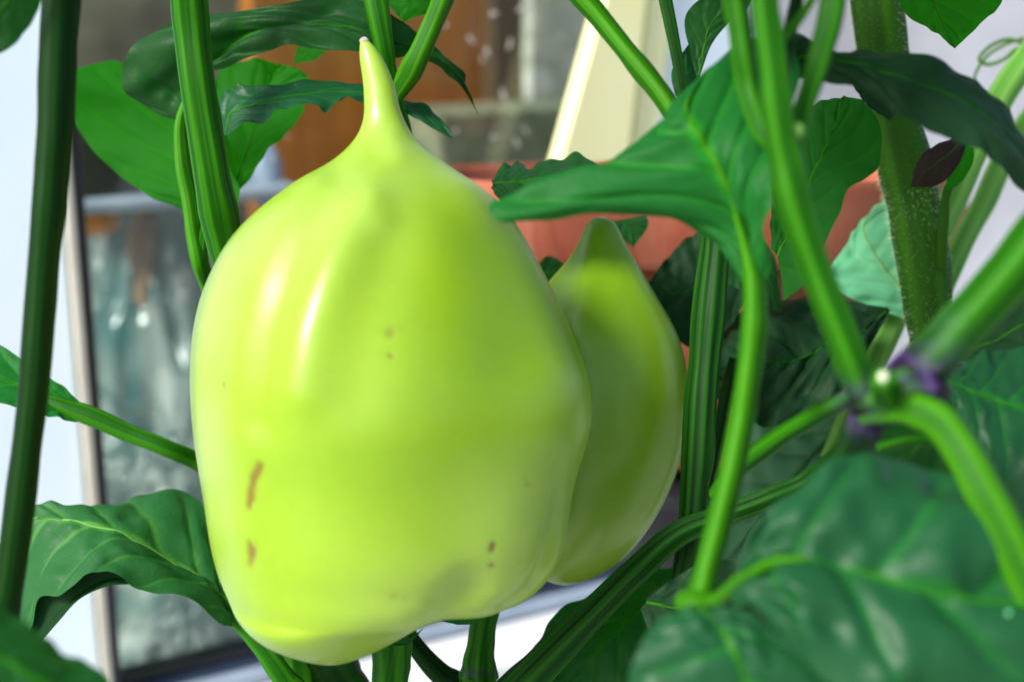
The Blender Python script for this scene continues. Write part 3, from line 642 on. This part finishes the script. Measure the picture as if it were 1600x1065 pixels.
plB = thing('pepper_plant', P(20, 1300, .27), 'tall plain dark green stem along the left edge with a leaf at its top', 'pepper plant')
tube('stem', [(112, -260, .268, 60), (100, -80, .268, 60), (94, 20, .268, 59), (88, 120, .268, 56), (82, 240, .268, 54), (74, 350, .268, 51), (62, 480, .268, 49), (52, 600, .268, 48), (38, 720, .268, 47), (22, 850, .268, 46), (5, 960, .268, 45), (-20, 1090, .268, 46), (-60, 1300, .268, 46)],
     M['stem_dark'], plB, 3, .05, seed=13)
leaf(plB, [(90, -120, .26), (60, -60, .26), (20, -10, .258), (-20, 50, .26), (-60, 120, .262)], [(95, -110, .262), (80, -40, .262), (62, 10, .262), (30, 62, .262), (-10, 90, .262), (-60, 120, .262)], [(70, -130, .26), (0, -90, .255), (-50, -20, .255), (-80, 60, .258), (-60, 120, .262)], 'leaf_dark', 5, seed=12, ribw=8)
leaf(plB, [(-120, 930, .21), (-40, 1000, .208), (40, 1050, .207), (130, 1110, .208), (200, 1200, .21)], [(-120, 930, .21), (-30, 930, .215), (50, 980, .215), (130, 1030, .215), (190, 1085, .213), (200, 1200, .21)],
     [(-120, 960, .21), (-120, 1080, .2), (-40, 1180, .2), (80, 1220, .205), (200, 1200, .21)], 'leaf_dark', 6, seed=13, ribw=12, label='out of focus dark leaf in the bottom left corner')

plC = thing('pepper_plant', P(1300, 1300, .24), 'blurred foreground pepper plant on the right with a purple stem fork', 'pepper plant')
# stems at top right of centre
tube('stem', [(1120, -220, .235, 34), (1140, -60, .235, 38), (1152, 20, .235, 38), (1162, 90, .235, 36), (1172, 150, .235, 33), (1192, 205, .232, 30), (1222, 240, .23, 26)], M['stem'], plC, 4, .05, seed=14)
tube('stem', [(1180, -220, .225, 46), (1190, -60, .225, 46), (1198, 30, .225, 46), (1207, 110, .225, 44), (1216, 190, .225, 46), (1230, 270, .225, 50), (1255, 360, .225, 48), (1290, 460, .225, 48), (1322, 540, .225, 50), (1352, 615, .227, 54)], M['stem'], plC, 4, .06, seed=15, purple=[(1.0, .04, .7)])
tube('stem', [(1330, -220, .235, 40), (1308, -60, .235, 42), (1298, 20, .235, 42), (1284, 80, .234, 38), (1265, 140, .232, 33), (1248, 195, .23, 34), (1238, 240, .228, 28)], M['stem'], plC, 4, .05, seed=16)
tube('twig', [(1290, -40, .235, 14), (1262, 10, .233, 14), (1236, 45, .231, 15), (1212, 70, .228, 20)], M['stem_bright'], plC, 0, 0, seed=17)
tube('twig', [(1262, -60, .25, 22), (1245, 0, .25, 22), (1232, 70, .25, 20), (1225, 140, .245, 16)], M['stem_dark'], plC, 3, .05, seed=18)
ball('bud_scar', 1244, 205, .226, 13, 15, M['stem_pale'], plC, 1)
# stems coming down to the broad leaf
tube('stem', [(830, -130, .30, 38), (890, -30, .298, 36), (935, 25, .296, 34), (985, 88, .292, 32), (1035, 150, .288, 32), (1075, 215, .285, 30)], M['stem_bright'], plC, 3, .06, seed=19)
tube('stem', [(1020, -140, .33, 22), (1037, -20, .33, 21), (1050, 50, .33, 20), (1062, 115, .33, 18), (1070, 180, .33, 16)], M['stem_deep'], plC, 3, .05, seed=20)
leaf(plC, [(1092, 118, .33), (1100, 75, .33), (1110, 40, .33), (1140, 5, .33), (1190, -40, .33)], [(1088, 120, .33), (1078, 80, .33), (1070, 30, .33), (1095, -2, .33), (1150, -30, .33), (1190, -40, .33)], [(1094, 118, .33), (1112, 70, .33), (1140, 35, .33), (1170, 10, .33), (1190, -40, .33)], 'leaf_dark', 5, seed=14, ribw=6)
leaf(plC, [(1062, 155, .335), (1070, 120, .335), (1078, 66, .335)], [(1055, 150, .335), (1050, 110, .335), (1078, 66, .335)], [(1075, 155, .335), (1095, 120, .335), (1078, 66, .335)], 'leaf_blue', 3, rib=False, nu=40, nc=21, seed=3)
# broad central leaf and its long petiole
leaf(plC, [(1176, 440, .245), (1162, 370, .246), (1140, 300, .246), (1110, 240, .246), (1082, 192, .247), (1072, 150, .25), (1105, 108, .258)],
     [(1166, 445, .246), (1140, 405, .25), (1105, 368, .252), (1040, 343, .252), (920, 333, .25), (835, 342, .25), (776, 345, .25), (774, 316, .252), (860, 300, .254), (930, 262, .256), (1000, 212, .258), (1050, 165, .26), (1105, 108, .258)],
     [(1188, 445, .244), (1200, 390, .24), (1206, 320, .24), (1214, 260, .242), (1235, 180, .25), (1250, 100, .262), (1215, 62, .268), (1160, 75, .266), (1105, 108, .258)],
     'leaf_mid', 5, seed=15, ribw=22, rib_mat='stem_bright', pucker=.0006, skew=1.8, bulge=.0012, ripple=.0004, label='broad green leaf reaching left over the smaller pepper', veinw=.05)
tube('petiole', [(1150, 335, .2455, 12), (1166, 390, .2455, 22), (1177, 440, .245, 34), (1178, 500, .244, 38), (1170, 580, .243, 40), (1158, 660, .242, 40), (1142, 740, .24, 40), (1122, 820, .238, 42), (1104, 890, .236, 40), (1092, 945, .235, 46), (1088, 1010, .235, 40), (1080, 1200, .235, 40)], M['stem_bright'], plC, 3, .07, seed=21)
ball('node', 1092, 940, .234, 36, 22, M['stem_bright'], plC, 3)
# dark leaf curving to the right edge
leaf(plC, [(1200, 100, .27), (1270, 92, .268), (1340, 102, .266), (1400, 118, .264), (1470, 142, .262), (1540, 185, .262), (1600, 245, .265), (1660, 340, .27)],
     [(1200, 85, .272), (1240, 58, .274), (1300, 85, .272), (1360, 82, .27), (1430, 84, .27), (1500, 108, .27), (1560, 158, .27), (1610, 230, .27), (1660, 340, .27)],
     [(1200, 120, .27), (1260, 125, .268), (1330, 136, .264), (1385, 165, .26), (1440, 200, .256), (1510, 225, .256), (1560, 255, .258), (1610, 305, .264), (1660, 340, .27)],
     'leaf_deep', 7, seed=16, ribw=8, bulge=.0012, label='dark leaf arching toward the right edge above the hairy stem')
leaf(plC, [(1340, 120, .30), (1370, 150, .30), (1390, 188, .30)], [(1330, 130, .30), (1355, 165, .30), (1390, 188, .30)], [(1360, 110, .30), (1420, 150, .30), (1390, 188, .30)], 'leaf_deep', 3, rib=False, nu=30, nc=21)
leaf(plC, [(1215, 400, .31), (1240, 340, .308), (1270, 270, .306), (1300, 210, .306), (1320, 150, .31)], [(1205, 390, .31), (1205, 310, .312), (1225, 230, .313), (1260, 165, .313), (1320, 150, .31)],
     [(1225, 470, .31), (1262, 440, .305), (1296, 370, .302), (1325, 300, .30), (1372, 258, .30), (1376, 200, .302), (1350, 160, .306), (1320, 150, .31)], 'leaf_back', 6, seed=17, ribw=8, label='mid green leaf behind the blurred upright stem')
# purple fork
tube('stem', [(1350, 620, .23, 30), (1385, 612, .23, 58), (1425, 588, .229, 74), (1470, 548, .228, 74), (1530, 480, .227, 74), (1600, 398, .226, 76), (1680, 290, .225, 76), (1800, 130, .225, 76)], M['stem_bright'] if 0 else M['stem'], plC, 4, .05, seed=22, purple=[(.27, .15, 1.0)])
tube('stem', [(1345, 650, .229, 28), (1385, 640, .226, 46), (1430, 640, .223, 56), (1475, 665, .22, 60), (1515, 722, .217, 60), (1555, 800, .214, 62), (1600, 895, .212, 64), (1660, 1020, .21, 66), (1720, 1200, .21, 66)], M['stem_bright'], plC, 4, .06, seed=23, purple=[(.06, .05, .3)])
tube('stem', [(1362, 610, .232, 46), (1352, 660, .235, 58), (1320, 715, .238, 50), (1262, 785, .24, 44), (1205, 860, .24, 40), (1150, 925, .238, 36), (1095, 965, .236, 30)], M['stem_dark'], plC, 4, .06, seed=24, purple=[(.06, .12, .95)])
tube('stem', [(1340, 615, .25, 26), (1290, 640, .26, 30), (1240, 668, .27, 31), (1190, 702, .28, 32), (1150, 735, .29, 30), (1120, 770, .30, 28)], M['stem'], plC, 3, .05, seed=25, purple=[(0, .12, .4)])
tube('twig', [(1370, 700, .25, 16), (1420, 688, .25, 16), (1470, 690, .25, 16), (1510, 700, .25, 14)], M['stem'], plC, 3, .05, seed=26)
tube('node', [(1338, 640, .229, 26), (1358, 625, .227, 50), (1388, 618, .2255, 70), (1425, 614, .2255, 74), (1462, 612, .227, 50), (1480, 610, .229, 20)], M['stem_bright'], plC, 5, .08, purple=[(.05, .2, 1), (.72, .25, 1), (1, .2, 1)], label='purple blotched node of the fork', wob=.08)
tube('cut_stub', [(1390, 628, .228, 50), (1384, 610, .2225, 46), (1380, 596, .219, 42), (1379, 590, .2178, 36)], M['stem'], plC, 5, .06, wob=.1)
ball('cut_face', 1380, 589, .2176, 9, 10, M['cut'], plC, 6, label='whitish cut scar on the fork', rz=4)
ball('speck', 1265, 893, .2095, 3.5, 3.5, M['leaf_pale'], plC, 7)
ball('speck', 1576, 957, .2065, 4.5, 4.5, M['leaf_pale'], plC, 8)
# leaves behind the fork at the right edge
leaf(plC, [(1480, 600, .27), (1540, 620, .268), (1600, 640, .266), (1680, 680, .265), (1760, 740, .265)], [(1480, 590, .272), (1530, 550, .276), (1600, 545, .278), (1700, 580, .275), (1760, 740, .265)],
     [(1480, 615, .268), (1510, 700, .262), (1560, 770, .258), (1650, 830, .256), (1760, 740, .265)], 'leaf_blue', 5, seed=18, ribw=10, bulge=.001)
leaf(plC, [(1480, 560, .285), (1560, 530, .285), (1640, 480, .285), (1720, 420, .285)], [(1480, 555, .285), (1540, 500, .288), (1620, 430, .29), (1720, 420, .285)], [(1480, 565, .285), (1570, 560, .28), (1660, 550, .28), (1720, 420, .285)], 'leaf_deep', 5, seed=19, ribw=8)
leaf(plC, [(1010, 940, .30), (1100, 960, .298), (1200, 1000, .296), (1300, 1060, .296), (1420, 1150, .30)], [(1010, 930, .30), (1100, 880, .302), (1220, 880, .302), (1360, 960, .302), (1420, 1150, .30)],
     [(1000, 950, .30), (1040, 1040, .296), (1140, 1120, .294), (1280, 1180, .296), (1420, 1150, .30)], 'leaf_deep', 6, seed=31, ribw=8)
leaf(plC, [(1600, 610, .31), (1520, 640, .31), (1440, 690, .31), (1340, 780, .31)], [(1600, 590, .312), (1480, 570, .312), (1350, 620, .312), (1340, 780, .31)], [(1620, 680, .31), (1560, 740, .308), (1470, 790, .308), (1340, 780, .31)], 'leaf_dark', 5, seed=32, ribw=8)
# big blurred leaf lower right
leaf(plC, [(1130, 925, .222), (1175, 890, .216), (1240, 872, .212), (1320, 880, .21), (1410, 908, .209), (1500, 930, .209), (1600, 945, .21), (1720, 960, .212)],
     [(1140, 915, .222), (1175, 860, .218), (1215, 800, .218), (1270, 748, .22), (1340, 722, .222), (1420, 716, .224), (1500, 742, .224), (1600, 800, .222), (1720, 960, .212)],
     [(1150, 930, .222), (1190, 945, .214), (1230, 1000, .208), (1290, 1060, .204), (1380, 1110, .202), (1480, 1130, .202), (1620, 1100, .205), (1720, 960, .212)],
     'leaf_blue', 4, seed=20, ribw=16, rib_mat='stem_bright', pucker=.0011, ripple=.0001, bulge=.0030, rf=2, vein=.8, label='large blurred leaf filling the lower right corner')
tube('petiole', [(1092, 950, .234, 24), (1125, 935, .228, 24), (1165, 900, .2185, 22), (1215, 876, .2125, 16), (1260, 873, .2105, 10)], M['stem_bright'], plC, 0, 0)
leaf(plC, [(1090, 945, .215), (1130, 990, .212), (1160, 1050, .21), (1180, 1130, .21), (1190, 1220, .212)], [(1085, 945, .215), (1035, 965, .214), (1000, 1010, .212), (985, 1080, .21), (1050, 1180, .21), (1190, 1220, .212)],
     [(1095, 945, .215), (1160, 955, .214), (1220, 995, .212), (1280, 1050, .21), (1320, 1150, .21), (1190, 1220, .212)], 'leaf_blue', 3, seed=21, ribw=14, rib_mat='stem_bright', pucker=.0007, ripple=.0002, bulge=.001, label='blurred leaf at the bottom edge below the petiole node')
leaf(plC, [(1410, -80, .32), (1440, -30, .32), (1465, 20, .32), (1492, 76, .32)], [(1400, -90, .32), (1400, -20, .322), (1415, 22, .322), (1455, 48, .322), (1492, 76, .32)], [(1450, -110, .32), (1560, -70, .318), (1566, 0, .318), (1530, 40, .318), (1492, 76, .32)], 'leaf_lit', 5, seed=22, ribw=8)

plD = thing('vine', P(1500, 1000, .38), 'hairy vine stem on the right with a tendril and a withered brown leaf', 'vine')
hp_path = [(1345, -260, .36, 84), (1362, -80, .36, 82), (1370, 10, .36, 80), (1380, 90, .36, 78), (1396, 180, .36, 78), (1416, 270, .36, 86), (1432, 350, .36, 84), (1446, 440, .36, 76), (1456, 530, .36, 70), (1460, 640, .36, 68), (1465, 1000, .37, 66)]
tube('stem', hp_path, M['stem_vine'], plD, 5, .035, seed=30, m=36, n=150)
tube('stem', [(1720, -60, .405, 42), (1640, 50, .40, 43), (1580, 125, .395, 43), (1530, 215, .39, 44), (1490, 310, .385, 44), (1445, 400, .38, 44), (1400, 490, .38, 42), (1355, 590, .38, 42), (1300, 720, .38, 42)], M['stem_pale'], plD, 5, .025, seed=31)
tube('stem', [(1700, 90, .42, 36), (1620, 175, .415, 38), (1570, 250, .41, 38), (1530, 330, .40, 36), (1480, 430, .39, 34), (1430, 560, .39, 32)], M['stem_pale'], plD, 5, .025, seed=32)
# fine hairs
q = crs(hp_path, 400); Cq = P(q[:, 0], q[:, 1], q[:, 2]); rq = q[:, 3]*.5*q[:, 2]/F
hv, hf = [], []
for k in range(4200):
    i = random.randrange(60, 330); t = random.random()*2*math.pi
    dr = np.array(math.cos(t)*RIGHT+math.sin(t)*FWD)+UP*random.uniform(-.45, .25)
    dr /= np.linalg.norm(dr); b0 = Cq[i]+dr*rq[i]*.95+UP*random.uniform(-1, 1)*.0004; ln = random.uniform(.0007, .0021)
    s_ = np.cross(dr, UP); s_ /= np.linalg.norm(s_); wv = .00004; k0 = len(hv)
    s2 = np.cross(dr, s_)
    hv += [b0+s_*wv, b0-s_*wv*.5+s2*wv, b0-s_*wv*.5-s2*wv, b0+dr*ln-UP*ln*.15]
    hf += [[k0, k0+1, k0+3], [k0+1, k0+2, k0+3], [k0+2, k0, k0+3]]
obj('hair', hv, hf, M['hair'], plD, kind='stuff', smooth=False)
tube('tendril', [(1598, 68, .41, 5), (1575, 62, .41, 6), (1548, 72, .41, 6), (1530, 92, .41, 6), (1545, 101, .41, 6), (1570, 92, .405, 6), (1590, 76, .40, 6), (1610, 85, .40, 7), (1600, 110, .40, 8)], M['stem_pale'], plD, 0, 0, m=8, n=90)
tube('tendril', [(1600, 60, .41, 5), (1570, 70, .41, 5), (1540, 90, .41, 5), (1523, 120, .41, 5), (1528, 140, .41, 5), (1545, 148, .41, 6)], M['stem_pale'], plD, 0, 0, m=8, n=60)
leaf(plD, [(1505, 215, .335), (1485, 240, .33), (1455, 262, .33), (1422, 292, .335)], [(1500, 212, .335), (1465, 225, .335), (1435, 250, .336), (1422, 292, .335)], [(1512, 222, .335), (1495, 262, .328), (1462, 290, .328), (1422, 292, .335)], 'leaf_dead', 4, seed=23, ripple=.0002, ribw=5, rib_mat='stem_vine', nu=60, nc=41, edge=.02, label='withered brown curled leaf', pucker=.0005)
leaf(plD, [(1518, 228, .34), (1510, 250, .34), (1490, 285, .342), (1478, 300, .345)], [(1505, 222, .34), (1492, 248, .34), (1480, 275, .342), (1478, 300, .345)], [(1522, 232, .34), (1520, 255, .34), (1502, 285, .342), (1478, 300, .345)], 'leaf_lit', 3, rib=False, nu=30, nc=21, label='yellow green rest of the withered leaf')
tube('petiole', [(1512, 240, .345, 8), (1495, 272, .346, 12), (1480, 300, .348, 14), (1474, 350, .35, 16), (1470, 420, .353, 16)], M['stem_vine'], plD, 0, 0)
leaf(plD, [(1440, 490, .37), (1400, 440, .37), (1370, 400, .37), (1350, 350, .372), (1405, 300, .375)], [(1420, 500, .37), (1350, 475, .37), (1290, 440, .37), (1320, 385, .372), (1350, 345, .374), (1405, 300, .375)], [(1450, 490, .37), (1460, 440, .37), (1460, 380, .372), (1440, 320, .374), (1405, 300, .375)], 'leaf_pale', 5, seed=24, ribw=8, rib_mat='stem_pale', label='pale mint green leaf against the pot')
leaf(plD, [(1340, 640, .40), (1290, 690, .40), (1230, 760, .395), (1170, 830, .395), (1100, 930, .40)], [(1335, 630, .40), (1260, 640, .402), (1180, 640, .405), (1150, 700, .405), (1120, 800, .405), (1100, 930, .40)],
     [(1345, 645, .40), (1320, 750, .395), (1250, 830, .39), (1180, 890, .392), (1100, 930, .40)], 'leaf_grey', 6, seed=25, ribw=8, rib_mat='stem_deep', pucker=.0008, label='pale grey green leaf between the stems under the dark leaf')
leaf(plD, [(1600, 430, .37), (1560, 480, .37), (1500, 540, .37), (1440, 600, .37)], [(1600, 410, .37), (1540, 440, .37), (1470, 500, .37), (1440, 600, .37)], [(1640, 440, .37), (1620, 520, .37), (1540, 590, .37), (1440, 600, .37)], 'leaf_pale', 5, seed=26, ribw=8, rib_mat='stem_pale')

# unseen broad leaves added above the view to block sky and darken the right
def shade_leaf(parent, px, py, d, dx, dy, dd, wpx, tilt, seed, mat):
    t = np.linspace(0, 1, 6); prof = np.array([0, .75, 1, .85, .5, 0])
    mid = [(px+dx*k, py+dy*k-60*math.sin(math.pi*k*.6), d+dd*k) for k in t]
    ln = math.hypot(dx, dd*4000)+1; ox, od = dd*4000/ln, -dx/ln
    L_ = [(m_[0]+ox*wpx*p, m_[1]+tilt*wpx*p, m_[2]+od*wpx*p/F*d) for m_, p in zip(mid, prof)]
    R_ = [(m_[0]-ox*wpx*p, m_[1]-tilt*wpx*p, m_[2]-od*wpx*p/F*d) for m_, p in zip(mid, prof)]
    leaf(parent, mid, L_, R_, mat, 5, seed=seed, ribw=9, nu=50, nc=31)
shade_leaf(plC, 1190, -190, .225, -420, 60, .03, 190, .1, 51, 'leaf_mid')
shade_leaf(plC, 1200, -230, .225, 420, 30, .05, 200, -.1, 52, 'leaf_dark')
shade_leaf(plC, 1310, -200, .235, 500, 60, -.02, 190, .15, 53, 'leaf_mid')
shade_leaf(plC, 1330, -240, .235, 200, -40, .10, 200, .1, 54, 'leaf_dark')
shade_leaf(plC, 1120, -240, .235, -150, -60, .10, 190, -.1, 55, 'leaf_dark')
shade_leaf(plC, 1800, 130, .225, 380, -260, .03, 200, .2, 56, 'leaf_dark')
shade_leaf(plD, 1345, -280, .36, 500, -80, .02, 230, .1, 57, 'leaf_mid')
shade_leaf(plD, 1345, -290, .36, -420, -60, .03, 220, -.1, 58, 'leaf_mid')
shade_leaf(plD, 1720, -80, .42, 300, -120, -.08, 220, .1, 59, 'leaf_mid')
